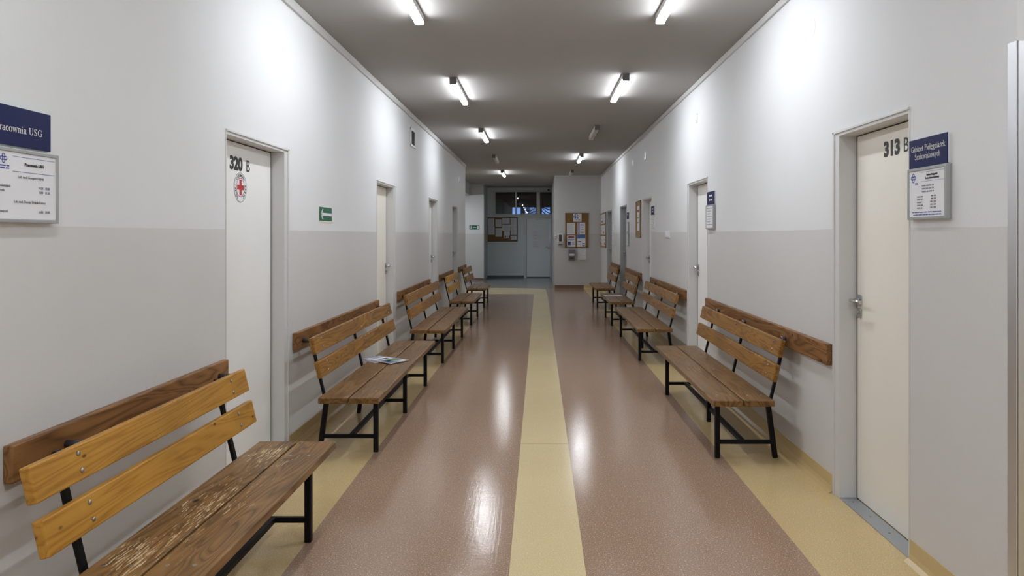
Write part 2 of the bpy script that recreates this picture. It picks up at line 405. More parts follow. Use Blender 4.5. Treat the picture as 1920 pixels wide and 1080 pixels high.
def words(m, x0, x1, z, h, mat, y, seed=0, gap=.35):
    """one line of print too small to read: word-length bars"""
    r = random.Random(seed); x = x0
    while x < x1 - h:
        L = min(x1-x, h*r.uniform(1.6, 5.5)); m.quad([(x, y, z), (x+L, y, z), (x+L, y, z+h*.62), (x, y, z+h*.62)], mat); x += L + h*gap*1.6
def emblem(m, x, z, r, y, mat='ink_b'):
    """four interlocking rings"""
    for dx, dz in ((0, .62), (0, -.62), (.62, 0), (-.62, 0)):
        cx, cz, n = x+dx*r, z+dz*r, 16
        for i in range(n):
            a, b = 2*PI*i/n, 2*PI*(i+1)/n; o, q = r*.46, r*.26
            m.quad([(cx+q*math.cos(a), y, cz+q*math.sin(a)), (cx+o*math.cos(a), y, cz+o*math.sin(a)), (cx+o*math.cos(b), y, cz+o*math.sin(b)), (cx+q*math.cos(b), y, cz+q*math.sin(b))], mat)

# ------------------------------------------------------------------ floor
Y0, YL, YR, YS, YP = -3.5, 16.7, 19.7, 23.2, 24.8        # behind camera, left wall end, notice wall, side end wall, partition
HX = 4.5                                                  # hall beside the camera on the right
m = MB()
def fl(x0, x1, y0, y1, mat, z=0): m.quad([(x0, y0, z), (x1, y0, z), (x1, y1, z), (x0, y1, z)], mat)
BL, CL, CR, BR = -1.135, -.133, .207, 1.24
fl(-WL-.35, BL, Y0, YL, 'yellow'); fl(BL, CL, Y0, 17.9, 'pink')
fl(CL, CR, Y0, 5.085, 'cream'); fl(CL, CR, 5.085, 5.093, 'joint'); fl(CL, CR, 5.093, 17.9, 'cream')
fl(CR, BR, Y0, YR, 'pink'); fl(BR, WR+.35, Y0, YR, 'yellow'); fl(WR+.35, HX, Y0, 2.6, 'yellow')
fl(-5.2, BL, YL, 17.9, 'pink')
arc = [(CR-.02, 17.9), (CR-.02, 19.55), (-.10, 19.72), (-.5, 19.88), (-1.1, 20.0), (-5.2, 20.05), (-5.2, 17.9)]
m.quad([(x, y, 0) for x, y in arc], 'cream')
m.quad([(x, y, 0) for x, y in [(-5.2, 20.05), (-1.1, 20.0), (-.5, 19.88), (-.10, 19.72), (CR-.02, 19.55), (CR-.02, 17.9), (CR, 17.9), (CR, YR), (.43, YR), (.43, 21.8), (-5.2, 21.8)]], 'greyv')
fl(-5.2, .43, 21.8, YP+.1, 'bluev')
fl(-5.2, BL, YL-.0001, YL, 'pink')
tag(m.build('floor'), 'speckled vinyl corridor floor, brown pink with cream centre strip and yellow borders', 'floor', kind='structure')

# ------------------------------------------------------------------ walls with openings
L_DOORS = [(3.93, 4.913), (7.59, 8.54), (11.18, 12.1), (14.2, 15.07)]
R_DOORS = [(3.267, 4.11), (7.19, 8.15), (10.77, 11.7), (13.86, 14.9), (16.7, 17.76)]
ZD = 2.09
def side_wall(name, x0, x1, y0, y1, doors, label):
    m = MB(); y = y0
    for a, b in doors:
        m.box(x0, x1, y, a, 0, CEIL, 'wall'); m.box(x0, x1, a, b, ZD, CEIL, 'wall'); y = b
    m.box(x0, x1, y, y1, 0, CEIL, 'wall')
    return tag(m.build(name), label, 'wall', kind='structure')
side_wall('wall_left', -WL-.3, -WL, Y0, YL, L_DOORS, 'long left corridor wall, white above and pale grey below')
wr = side_wall('wall_right', WR, WR+.3, 2.537, YR, R_DOORS, 'long right corridor wall, white above and pale grey below')
# filled plaster spots high on the right wall
for k, (px, py, hh) in enumerate(((1525, 50, .075), (1509, 62, .075), (1498, 70, .065), (1491, 82, .055))):
    Y = WR*F/(px-1011); z = EYE + (440-py)/(px-1011)*WR
    m = MB(); m.lathe((WR, Y, z), [(hh*.55, 0), (hh*.55, .0012)], (-1, 0, 0), 'white', 20)
    o = m.build('paint_patch', wr); o.data.transform(Matrix.Translation((0, 0, z)) @ Matrix.Diagonal((1, .75, 1.25, 1)) @ Matrix.Translation((0, 0, -z)))
    o.data.transform(Matrix.Translation((0, Y*.25, 0)))
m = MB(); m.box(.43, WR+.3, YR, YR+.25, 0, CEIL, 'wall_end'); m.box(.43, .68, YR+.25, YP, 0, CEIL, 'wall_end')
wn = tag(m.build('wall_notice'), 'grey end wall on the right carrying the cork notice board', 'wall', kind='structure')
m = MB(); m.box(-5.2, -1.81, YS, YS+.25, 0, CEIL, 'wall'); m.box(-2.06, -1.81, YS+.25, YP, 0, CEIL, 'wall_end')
tag(m.build('wall_side_end'), 'brightly lit white wall at the end of the side passage', 'wall', kind='structure')
m = MB(); m.box(-2.44, -2.24, YL, YS, 2.78, CEIL, 'wall_end'); m.box(-2.24, -1.81, YS-.12, YS, 2.79, CEIL, 'wall_end')
tag(m.build('wall_lintel'), 'wall lintel above the opening of the side passage', 'wall', kind='structure')
m = MB(); m.box(-5.2, -WL-.3, YL-.3, YL, 0, CEIL, 'wall'); m.box(-5.4, -5.2, YL, YS, 0, CEIL, 'wall')
tag(m.build('wall_side_passage'), 'white walls closing the side passage', 'wall', kind='structure')
m = MB(); m.box(-WL-.3, HX+.3, Y0-.2, Y0, 0, CEIL, 'wall'); m.box(HX, HX+.3, Y0, 2.537, 0, CEIL, 'wall')
m.box(WR+.3, 2.02, 2.537, 2.837, 0, CEIL, 'wall'); m.box(2.02, 3.1, 2.537, 2.837, 2.21, CEIL, 'wall'); m.box(3.1, HX+.3, 2.537, 2.837, 0, CEIL, 'wall')
tag(m.build('wall_hall'), 'white walls of the hall beside the corridor mouth', 'wall', kind='structure')
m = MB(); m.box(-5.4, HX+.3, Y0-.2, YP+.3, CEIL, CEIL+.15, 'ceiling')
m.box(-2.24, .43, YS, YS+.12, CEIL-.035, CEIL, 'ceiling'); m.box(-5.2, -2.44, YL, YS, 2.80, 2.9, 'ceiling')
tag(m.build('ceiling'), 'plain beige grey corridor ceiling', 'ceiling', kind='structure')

# coved skirting between the doors
def skirt(m, x, y0, y1, sgn, mat, h=.10):
    pts = [(x, 0), (x, h), (x-sgn*.004, h), (x-sgn*.005, .035), (x-sgn*.012, .014), (x-sgn*.032, .0015), (x-sgn*.034, 0)]
    m.prism(pts, 1, y0, y1, mat)
def runs(doors, y0, y1):
    y = y0; out = []
    for a, b in doors: out.append((y, a-.004)); y = b+.004
    out.append((y, y1)); return out
m = MB()
for a, b in runs(L_DOORS, Y0, YL): skirt(m, -WL, a, b, -1, 'skirt_y')
tag(m.build('baseboard_left'), 'yellow vinyl skirting along the left wall', 'baseboard', kind='structure')
m = MB()
for a, b in runs(R_DOORS, 2.60, YR-.04): skirt(m, WR, a, b, 1, 'skirt_y')
tag(m.build('baseboard_right'), 'yellow vinyl skirting along the right wall', 'baseboard', kind='structure')
m = MB(); m.prism([(YR, 0), (YR, .1), (YR-.005, .1), (YR-.006, .03), (YR-.03, 0)], 0, .43, BR, 'skirt_b')
m.prism([(YR, 0), (YR, .1), (YR-.005, .1), (YR-.006, .03), (YR-.03, 0)], 0, BR, WR, 'skirt_y')
tag(m.build('baseboard_notice'), 'brown vinyl skirting under the notice board wall', 'baseboard', kind='structure')
m = MB(); m.prism([(YS, 0), (YS, .08), (YS-.005, .08), (YS-.006, .03), (YS-.03, 0)], 0, -5.2, -1.81, 'skirt_b')
tag(m.build('baseboard_side'), 'brown vinyl skirting of the side passage', 'baseboard', kind='structure')
# cable trunking under the ceiling
m = MB(); m.box(-WL, -WL+.022, Y0, YL, CEIL-.066, CEIL-.001, 'trunk', .003)
tag(m.build('trim_1'), 'white cable trunking along the top of the left wall', 'trim', kind='structure')
m = MB(); m.box(WR-.022, WR, 2.537, YR, CEIL-.052, CEIL-.001, 'trunk', .003)
tag(m.build('trim_2'), 'white cable trunking along the top of the right wall', 'trim', kind='structure')
m = MB(); m.box(WR-.07, WR, YR-.05, YR, 2.2, CEIL-.06, 'trunk', .003)
tag(m.build('trim_3'), 'vertical trunking in the corner by the notice board wall', 'trim', kind='structure')

# ------------------------------------------------------------------ doors
def lever(root, x, y, dirx, z=1.13, knob=False):
    """rosettes, lever and lock cylinder; door face at y, lever points along dirx"""
    m = MB()
    m.box(x-.026, x+.026, y-.008, y, z-.032, z+.032, 'chrome', .006)
    m.lathe((x, y-.006, z), [(.013, 0), (.011, .02), (.011, .03 if knob else .05)], (0, -1, 0), 'chrome', 14)
    pts = [(x, y-.045, z), (x+dirx*.004, y-.054, z), (x+dirx*.02, y-.058, z), (x+dirx*.06, y-.057, z), (x+dirx*.118, y-.052, z)]
    if knob: m.lathe((x, y-.02, z), [(.012, 0), (.022, .012), (.024, .022), (.016, .032)], (0, -1, 0), 'chrome', 16)
    else: m.tube(pts, [.0105, .011, .0105, .009, .0085], 'chrome', 12)
    m.build('door_handle', root)
    m = MB()
    m.box(x-.024, x+.024, y-.010, y, z-.098, z-.044, 'chrome', .006)
    m.lathe((x, y-.008, z-.066), [(.0085, 0), (.0085, .012), (.007, .014)], (0, -1, 0), 'chrome', 14)
    m.build('lock_plate', root)
def door(name, root, W, leafmat, framemat, jl, jr, rec, hx, label, handle=True, H=ZD, thr=True):
    """opening W wide centred on root; jl/jr visible jamb widths at the viewer's left/right"""
    m = MB(); a, b = -W/2, W/2; d = rec+.06
    def jamb(x0, x1, wide):
        m.box(x0, x1, -.004, d, 0, H, framemat, .002)
    jamb(a, a+jl, 0); jamb(b-jr, b, 0)
    for x0, x1, s in ((a, a+jl, 1), (b-jr, b, -1)):         # raised outer lip of the folded steel profile
        if x1-x0 > .04:
            xo = x0 if s == 1 else x1
            m.box(min(xo, xo+s*.022), max(xo, xo+s*.022), -.012, 0, 0, H, framemat, .003)
    m.box(a+jl, b-jr, -.004, d, H-.03, H, framemat, .002)
    m.box(a, b, -.012, 0, H-.014, H, framemat, .003)
    m.box(a+jl, b-jr, d-.002, d+.004, 0, H-.03, 'dark')      # black sheet painting the gap's shade behind the leaf
    m.build('door_frame', root)
    m = MB(); m.box(a+jl, a+jl+.012, rec+.002, rec+.05, 0, H-.03, 'dark'); m.box(b-jr-.012, b-jr, rec+.002, rec+.05, 0, H-.03, 'dark'); m.box(a+jl, b-jr, rec+.004, rec+.05, H-.036, H-.0305, 'dark'); m.build('gap_shade', root, 'black strip standing for the shade in the door gap')  # black strips paint the dark seam around the leaf
    m = MB(); m.box(a+jl+.012, b-jr-.012, rec, rec+.042, .008, H-.036, leafmat, .0015); m.build('door_leaf', root)
    if thr:
        m = MB(); m.box(a+jl, b-jr, .0, rec-.004, 0, .006, 'thresh', .0015)
        n = 4
        for i in range(n): m.lathe((a+jl+.07+(b-a-jl-jr-.14)*i/(n-1), .045, .006), [(.006, 0), (.005, .0012)], (0, 0, 1), 'cap', 10)
        m.build('threshold', root)
    if handle:
        lever(root, hx, rec, 1 if hx < 0 else -1, knob=(hx < -W/2+.08))
    tag(root, label, 'door', kind='structure')
lab_l = ['door numbered 320 B with a red cross emblem', 'second door along the left wall', 'third door along the left wall', 'farthest door along the left wall']
roots = []
for i, (a, b) in enumerate(L_DOORS):
    r = on_left('door_%d' % (i+1), (a+b)/2); W = b-a; roots.append(r)
    near = i == 0
    door(r.name, r, W, ['leaf_w', 'leaf_c', 'leaf_w', 'leaf_g'][i], 'frame', .010, .080, .085, (-W/2+.045) if near else (W/2-.13), lab_l[i])
D1, D2L = roots[0], roots[1]
lab_r = ['cream door numbered 313 B with steel threshold', 'second door along the right wall', 'third door along the right wall', 'fourth door along the right wall with grey leaf', 'farthest door along the right wall']
rr = []
for i, (a, b) in enumerate(R_DOORS):
    r = on_right('door_%d' % (i+5), (a+b)/2); W = b-a; rr.append(r)
    door(r.name, r, W, ['leaf_c', 'leaf_w', 'leaf_w', 'leaf_g', 'leaf_g'][i], 'frame' if i < 3 else 'frame_d', .076, .010, .095, -W/2+.122, lab_r[i])
# door numbers
def yl(Y, root): return Y - root.location.y            # left wall: local x
def yr(Y, root): return root.location.y - Y            # right wall: local x
a = text('320', .106, 'black_v', D1, yl(4.18, D1), 1.893, .084, 'LEFT', bold=.0055, xs=1.13)
b = text('B', .104, 'black_v', D1, yl(4.412, D1), 1.893, .084, 'LEFT', bold=.0002, xs=1.05)
merge([a, b], 'door_number', D1, 'black number 320 B')
a = text('313', .104, 'black_v', rr[0], yr(3.712, rr[0]), 1.908, .094, 'LEFT', bold=.0052, xs=1.08)
b = text('B', .104, 'black_v', rr[0], yr(3.514, rr[0]), 1.908, .094, 'LEFT', bold=.0002, xs=.92)
merge([a, b], 'door_number', rr[0], 'black number 313 B')
text('B', .10, 'black_v', D2L, yl(7.90, D2L), 1.90, .084, 'LEFT', name='door_number', label='black letter B')
# red cross emblem
ex, ez, er, ey = yl(4.33, D1), 1.788, .091, .084
m = MB()
for r0, r1, mt, yy in ((0, er, 'paper', ey), (er*.955, er, 'ink_g', ey-.0006), (er*.60, er*.65, 'ink_r', ey-.0006)):
    n = 40
    for i in range(n):
        p, q = 2*PI*i/n, 2*PI*(i+1)/n
        m.quad([(ex+r0*math.cos(p), yy, ez+r0*math.sin(p)), (ex+r1*math.cos(p), yy, ez+r1*math.sin(p)), (ex+r1*math.cos(q), yy, ez+r1*math.sin(q)), (ex+r0*math.cos(q), yy, ez+r0*math.sin(q))] if r0 else
               [(ex, yy, ez), (ex+r1*math.cos(p), yy, ez+r1*math.sin(p)), (ex+r1*math.cos(q), yy, ez+r1*math.sin(q))], mt)
cw, cl_ = er*.16, er*.52
m.box(ex-cw, ex+cw, ey-.0012, ey-.0002, ez-cl_, ez+cl_, 'ink_r'); m.box(ex-cl_, ex+cl_, ey-.0013, ey-.0002, ez-cw, ez+cw, 'ink_r')
m.build('red_cross_sticker', D1, 'round sticker with a red cross')
ls = []
def ringtext(s, mid, span):
    n = len(s)
    for i, ch in enumerate(s):
        an = math.radians(mid + span/2 - span*i/(n-1)); rr_ = er*.70
        ls.append(text(ch, er*.27, 'ink', D1, ex+rr_*math.cos(an), ez+rr_*math.sin(an), ey-.001, 'CENTER', bold=.0001, rot=an-PI/2))
ringtext('CZERWONY', 90, 92); ringtext('POLSKI', 205, 66); ringtext('KRZYŻ', -22, 62)
merge(ls, 'emblem_lettering', D1)
# papers taped on doors
def sheet(root, x0, x1, z0, z1, y, lines=8, mat='paper', seed=1, ink='ink_g', name='paper_sheet'):
    m = MB(); m.box(x0, x1, y-.0008, y, z0, z1, mat); w, h = x1-x0, z1-z0
    for i in range(lines):
        zz = z1 - h*(.10 + .82*i/max(1, lines-1)) ; random.seed(seed*31+i)
        a, b = x0+w*.12, x1-w*random.choice((.12, .12, .3, .45)); words(m, a, b, zz, h*.028, ink, y-.0012, seed*17+i)
    return m.build(name, root)
sheet(rr[1], yr(7.60, rr[1]), yr(7.38, rr[1]), 1.43, 1.60, .094, 6, seed=3)
sheet(rr[1], yr(7.60, rr[1]), yr(7.38, rr[1]), 1.66, 1.72, .094, 2, seed=4)

# partition, window band and door at the far end
PX0, PX1 = -1.81, .43
m = MB(); m.box(PX0, -.49, YP, YP+.12, 0, 2.16, 'panel_b'); m.box(-.49, PX1, YP, YP+.12, 2.07, 2.16, 'panel_b')
m.box(PX0, -1.535, YP, YP+.12, 2.16, CEIL, 'panel_b'); m.box(-1.535, PX1, YP, YP+.12, 3.03, CEIL, 'panel_b')
tag(m.build('wall_partition'), 'blue grey partition wall at the far end of the corridor', 'wall', kind='structure')
m = MB(); m.box(PX0, -.53, YP-.008, YP, 0, .075, 'skirt_g'); tag(m.build('baseboard_partition'), 'dark grey skirting of the far partition', 'baseboard', kind='structure')
wn1 = on_back('window_1', -.55, YP, 2.16)
def wx(px): return (px-1011)*YP/F + .55
m = MB(); yf0, yf1 = -.02, .06
m.box(wx(924.5), wx(1034), yf0, yf1, 0, .055, 'frame'); m.box(wx(924.5), wx(1034), yf0, yf1, .83, .87, 'frame')
for p0, p1 in ((924.5, 928.7), (966, 969), (1006, 1012.5)): m.box(wx(p0), wx(p1), yf0, yf1, .055, .83, 'frame')
m.box(wx(924.5), wx(1034), yf0-.03, yf0, -.055, .03, 'frame', .004)
m.build('window_frame', wn1)
for p0, p1 in ((928.7, 966), (969, 1006), (1012.5, 1034)):
    m = MB(); m.box(wx(p0), wx(p1), .012, .018, .055, .83, 'glass'); m.build('pane', wn1)
tag(wn1, 'high dark three pane window band above the far door', 'window', kind='structure')
d9 = on_back('door_10', -.03, YP, 0)
m = MB(); m.box(-.46, -.41, -.012, .10, 0, 2.07, 'frame'); m.box(.41, .46, -.012, .10, 0, 2.07, 'frame'); m.box(-.41, .41, -.012, .10, 2.03, 2.07, 'frame'); m.build('door_frame', d9)
m = MB(); m.box(-.405, .405, .015, .055, .03, 2.025, 'leaf_b', .002); m.build('door_leaf', d9)
m = MB(); m.box(-.405, .405, .0, .06, 0, .028, 'skirt_g'); m.build('threshold', d9)
lever(d9, .345, .015, -1, 1.08)
sheet(d9, -.20, .06, 1.33, 1.62, .015, 3, seed=8); sheet(d9, -.20, .06, 1.06, 1.27, .015, 3, seed=9)
tag(d9, 'pale blue grey door at the far end of the corridor', 'door', kind='structure')
# dark room and dusk behind the window band
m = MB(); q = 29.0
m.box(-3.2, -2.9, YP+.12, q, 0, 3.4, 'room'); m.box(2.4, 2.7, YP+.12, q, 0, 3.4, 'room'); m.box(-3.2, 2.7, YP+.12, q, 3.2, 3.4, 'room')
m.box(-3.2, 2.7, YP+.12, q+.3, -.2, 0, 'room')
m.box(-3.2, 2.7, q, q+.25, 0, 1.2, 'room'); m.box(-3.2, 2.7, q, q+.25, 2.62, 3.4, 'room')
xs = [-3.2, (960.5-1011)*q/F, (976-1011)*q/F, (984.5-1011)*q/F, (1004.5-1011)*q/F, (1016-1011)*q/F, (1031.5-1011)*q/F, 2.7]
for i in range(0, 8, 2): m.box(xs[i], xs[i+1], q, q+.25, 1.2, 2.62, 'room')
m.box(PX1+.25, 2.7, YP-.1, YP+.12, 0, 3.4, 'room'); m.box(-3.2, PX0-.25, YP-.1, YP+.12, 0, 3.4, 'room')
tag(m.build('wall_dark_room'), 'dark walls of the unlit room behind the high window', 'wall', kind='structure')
m = MB(); m.quad([(-30, q+.3, -.25), (30, q+.3, -.25), (30, 90, -.25), (-30, 90, -.25)], 'ground')
tag(m.build('ground'), 'dusky ground outside the building', 'ground', kind='structure')
def tree(x, y, sd):
    r = random.Random(sd); root = empty('bare_tree', (x, y, -.25)); m = MB(); tw = MB()
    m.tube([(0, 0, 0), (.05, 0, 1.2), (-.03, 0, 2.2), (.05, 0, 3.4), (0, 0, 5.2)], [.16, .13, .10, .07, .02], 'bark', 8)
    for k in range(34):
        z = 1.4+k*.10; an = r.uniform(0, 2*PI); L = r.uniform(.9, 1.8); c, s = math.cos(an), math.sin(an)
        p = [(0, 0, z), (c*L*.4, s*L*.4, z+L*.15), (c*L*.75, s*L*.75, z+L*.42), (c*L, s*L, z+L*.6)]
        m.tube(p, [.03, .022, .014, .006], 'bark', 6)
        for j in range(5):
            t = r.uniform(.3, 1); b_ = Vector(p[1]).lerp(Vector(p[3]), t); e = b_+Vector((r.uniform(-.5, .5), r.uniform(-.5, .5), r.uniform(-.1, .45)))
            tw.tube([b_, (b_+e)/2+Vector((0, 0, .04)), e], [.012, .009, .004], 'snowy', 5)
    m.build('trunk', root); tw.build('twigs', root)['kind'] = 'stuff'; return root
tag(tree(-.55, 33.5, 3), 'bare frosted tree seen through the middle pane of the far window', 'tree', 'trees outside')
tag(tree(.75, 35.5, 5), 'bare frosted tree seen through the right pane of the far window', 'tree', 'trees outside')

# steel framed door beside the camera on the right
d11 = on_back('door_11', 2.40, 2.537, 0)
m = MB(); e0, e1 = WR-2.40-.001, .70
m.box(e0+.002, e0+.311, -.006, .10, 0, 2.194, 'steel', .002); m.box(e1-.08, e1, -.006, .10, 0, 2.194, 'steel', .002); m.box(e0+.311, e1-.08, -.006, .10, 2.11, 2.194, 'steel', .002)
m.box(e0-.006, e0, -.006, .042, 0, 2.194, 'steel', .0015)
m.build('door_frame', d11)
m = MB(); m.box(e0+.311, e1-.08, .05, .09, .01, 2.11, 'leaf_w', .002); m.build('door_leaf', d11)
tag(d11, 'steel framed door at the corridor mouth on the right edge of the picture', 'door', kind='structure')

# ------------------------------------------------------------------ ceiling lamps
def lamp(X, Y, on, label, z=CEIL):
    r = empty('ceiling_lamp', (X, Y, z))
    m = MB(); m.box(-.034, .034, -.62, .62, -.047, -.001, 'fix', .003); m.build('housing', r)
    pts = [(-.031, -.047), (-.031, -.060), (-.024, -.067), (-.010, -.070), (.010, -.070), (.024, -.067), (.031, -.060), (.031, -.047)]
    m = MB(); m.prism(pts, 1, -.592, .606, 'diff_on' if on else 'diff_off'); m.build('diffuser', r, 'glowing white diffuser' if on else 'unlit diffuser')
    m = MB(); m.box(-.036, .036, -.622, -.592, -.074, -.002, 'cap', .004); m.build('end_cap', r)
    m = MB(); m.box(-.034, .034, .606, .620, -.070, -.002, 'fix', .004); m.build('end_cap', r)
    return tag(r, label, 'ceiling lamp', 'ceiling lamps in two rows')
LM = [(-.90, 4.72, 1, 'lit lamp nearest the camera in the left row, cut by the top edge'),
      (-.90, 8.02, 1, 'lit lamp second in the left row, above the left door and arrow sign'),
      (-.90, 11.55, 1, 'lit lamp third in the left row'),
      (-.93, 15.15, 0, 'unlit lamp in the left row between two lit ones'),
      (-.95, 18.75, 1, 'lit lamp farthest in the left row, before the far window'),
      (.905, 4.70, 1, 'lit lamp nearest the camera in the right row, cut by the top edge'),
      (.885, 7.85, 1, 'lit lamp second in the right row'),
      (.87, 11.25, 0, 'unlit lamp in the right row between two lit ones'),
      (.865, 15.0, 1, 'small looking lit lamp far along the right row'),
      (.84, 18.6, 0, 'unlit lamp at the end of the right row, before the notice board wall'),
      (-.90, 1.2, 1, 'lit lamp above and left of the camera'), (.905, 1.2, 1, 'lit lamp above and right of the camera'),
      (-.90, -2.2, 1, 'lit lamp behind the camera on the left'), (.905, -2.2, 1, 'lit lamp behind the camera on the right'),
      (3.1, .2, 1, 'lit lamp in the hall beside the camera'),
      (3.1, -2.2, 1, 'added unseen lamp in the hall, brightening the near walls'),  # extra unseen lamp, added to lift the walls near the camera
      (-2.8, 18.6, 1, 'lit lamp in the side passage', 2.80), (-2.75, 21.75, 1, 'added unseen lamp brightening the end wall of the side passage', 2.80)]  # the lamp by the end wall is added to brighten that end
for l in LM: lamp(*l)

# ------------------------------------------------------------------ benches
def bench(name, loc, rz, half, frames, posts, seatm, backm, backhalf=None, label='', ext=0.):
    """local x: 0 at the seat front, growing to the wall; local y along the bench; frames: y of full frames; posts: y of middle posts"""
    r = empty(name, loc, rz); bh = backhalf or half
    def plank(x0, x1, nm):
        m = MB(); m.box(x0, x1, -half, half, .380, .420, seatm, .006, 3); return m.build(nm, r)
    s1, s2 = plank(0, .196, 'seat_plank'), plank(.206, .402, 'seat_plank')
    lean = .235
    bo = []
    for z0, z1 in ((.540, .655), (.700, .815)):
        xf = .390 + (z0-.549)*lean; zc = (z0+z1)/2; m = MB()
        n = Vector((math.cos(math.atan(lean)), 0, -math.sin(math.atan(lean)))); u = Vector((math.sin(math.atan(lean)), 0, math.cos(math.atan(lean))))
        p0 = Vector((xf, 0, z0)); L = z1-z0
        pr = [p0, p0+u*L, p0+u*L+n*.034, p0+n*.034]
        m.prism([(p.x, p.z) for p in pr], 1, -bh, bh+ext, backm, .006)
        bo.append(m.build('backrest_board', r))
    allf = [(y, 1) for y in frames] + [(y, 0) for y in posts]
    tw = .032
    for y, full in allf:
        if full:
            m = MB(); m.box(.05-tw/2+.016, .05+tw/2+.016, y-tw/2, y+tw/2, 0, .380, 'black', .002); m.build('leg', r)
            m = MB(); m.bar((.455, y, 0.002), (.405, y, .375), tw, tw, 'black'); m.build('leg', r)
            m = MB(); m.bar((.082, y, .108), (.435, y, .108), .026, .026, 'black'); m.build('stretcher', r)
            m = MB(); m.box(.05, .415, y-tw/2+.002, y+tw/2-.002, .352, .379, 'black'); m.build('seat_bracket', r)
        else:
            m = MB(); m.box(.215, .245, y-.015, y+.015, 0, .375, 'black', .002); m.build('leg', r)
            m = MB(); m.box(.10, .415, y-.014, y+.014, .356, .379, 'black'); m.build('seat_bracket', r)
        m = MB(); m.bar((.415, y, .352), (.466, y, .565), tw*.98, .016, 'black'); m.bar((.466, y, .560), (.517, y, .795), tw, .016, 'black'); m.build('back_strut', r)
        for b_, (z0, z1) in zip(bo, ((.540, .655), (.700, .815))):
            for zz in (z0+.03, z1-.03):
                xx = .390 + (zz-.549)*lean; m = MB()
                m.lathe((xx, y, zz), [(.0085, 0), (.0075, .0035), (.003, .005)], (-1, 0, lean), 'bolt', 10); m.build('bolt', b_)
        for s_, xx in ((s1, .065), (s1, .155), (s2, .27), (s2, .36)):
            m = MB(); m.lathe((xx, y, .419), [(.0085, 0), (.007, .0022)], (0, 0, 1), 'bolt', 10); m.build('bolt', s_)
    fy = sorted(frames)
    m = MB(); m.box(.225, .255, fy[0], fy[-1], .094, .121, 'black', .002); m.build('long_stretcher', r)
    return tag(r, label, 'bench', 'wooden corridor benches')
XL, XR = -1.062, 1.131
bench('bench', (XL, 2.893, 0), PI, .82, [-.574, .574], [], 'seat_w1', 'back_o', .755, ext=.035, label='nearest left bench, orange backrest boards and scratched brown seat')
bench('bench', (XL, 5.965, 0), PI, 1.275, [-1.06, 0, 1.06], [], 'seat_w2', 'back_b', 1.22, label='second left bench, long brown one with magazines on the seat')
bench('bench', (XL, 9.32, 0), PI, 1.30, [-1.04, 0, 1.04], [], 'seat_w2', 'back_b', 1.25, label='third bench along the left wall, long and brown')
S4 = bench('bench', (XL, 12.35, 0), PI, .83, [-.6, .6], [], 'seat_w2', 'back_o', .76, label='fourth bench along the left wall, short with lighter backrest')
S5 = bench('bench', (XL, 15.05, 0), PI, .80, [-.55, .55], [], 'seat_w2', 'back_b', .74, label='farthest left bench, short, by the end of the left wall')
bench('bench', (XR, 5.755, 0), 0, 1.145, [-.985, .885], [-.06], 'seat_w2', 'back_b', 1.12, label='nearest right bench, long brown one beside door 313 B')
bench('bench', (XR, 9.37, 0), 0, 1.24, [-.93, 1.04], [.0], 'seat_w2', 'back_k', 1.20, label='second right bench, long with knotty light boards')
bench('bench', (XR, 12.235, 0), 0, .86, [-.57, .57], [], 'seat_w2', 'back_b', .80, label='third right bench, short, with folded papers on the seat')
bench('bench', (XR, 15.15, 0), 0, .87, [-.57, .57], [], 'seat_w2', 'back_b', .80, label='farthest right bench, short, near the notice board wall')

# wooden bumper rails on the walls behind the benches
def rail(X, sgn, y0, y1, z0, z1, stubs, label):
    yc = (y0+y1)/2; r = empty('wall_rail', (X, yc, 0))
    m = MB(); h = (y1-y0)/2
    m.box(min(0, -sgn*.034), max(0, -sgn*.034), -h, h, z0, z1, 'rail_w', .005, 2); m.build('plank', r)
    gap = .075 if sgn < 0 else .022
    for y in stubs:
        m = MB(); m.tube([(-sgn*.034, y-yc, z1-.07), (-sgn*(.034+gap), y-yc, z1-.07)], .015, 'dispd', 10)
        m.tube([(-sgn*(.034+gap), y-yc, z1-.07), (-sgn*(.044+gap), y-yc, z1-.07)], .019, 'bolt', 8); m.build('spacer_bolt', r)
    return tag(r, label, 'wall rail', 'wooden rails on the walls')
rail(-WL, -1, 2.30, 3.90, .69, .815, (2.56, 3.78), 'brown grained wall rail behind the nearest left bench')
rail(-WL, -1, 5.0, 7.57, .685, .805, (5.12, 7.45), 'brown wall rail behind the bench with magazines')
rail(-WL, -1, 8.67, 11.15, .685, .805, (8.8, 10.9), 'brown wall rail behind the third left bench')
rail(-WL, -1, 12.28, 14.17, .685, .805, (12.4,), 'brown wall rail behind the fourth left bench')
rail(-WL, -1, 15.2, 16.66, .685, .805, (15.3,), 'short brown wall rail at the far end of the left wall')
rail(WR, 1, 4.13, 7.17, .738, .862, (4.82, 5.75, 6.6), 'brown wall rail behind the nearest right bench, ending at door 313 B')
rail(WR, 1, 8.17, 10.75, .74, .86, (8.5, 10.2), 'brown wall rail behind the second right bench')
rail(WR, 1, 11.73, 13.84, .74, .86, (11.9,), 'brown wall rail behind the third right bench')
rail(WR, 1, 14.93, 16.68, .74, .86, (15.1,), 'brown wall rail behind the farthest right bench')

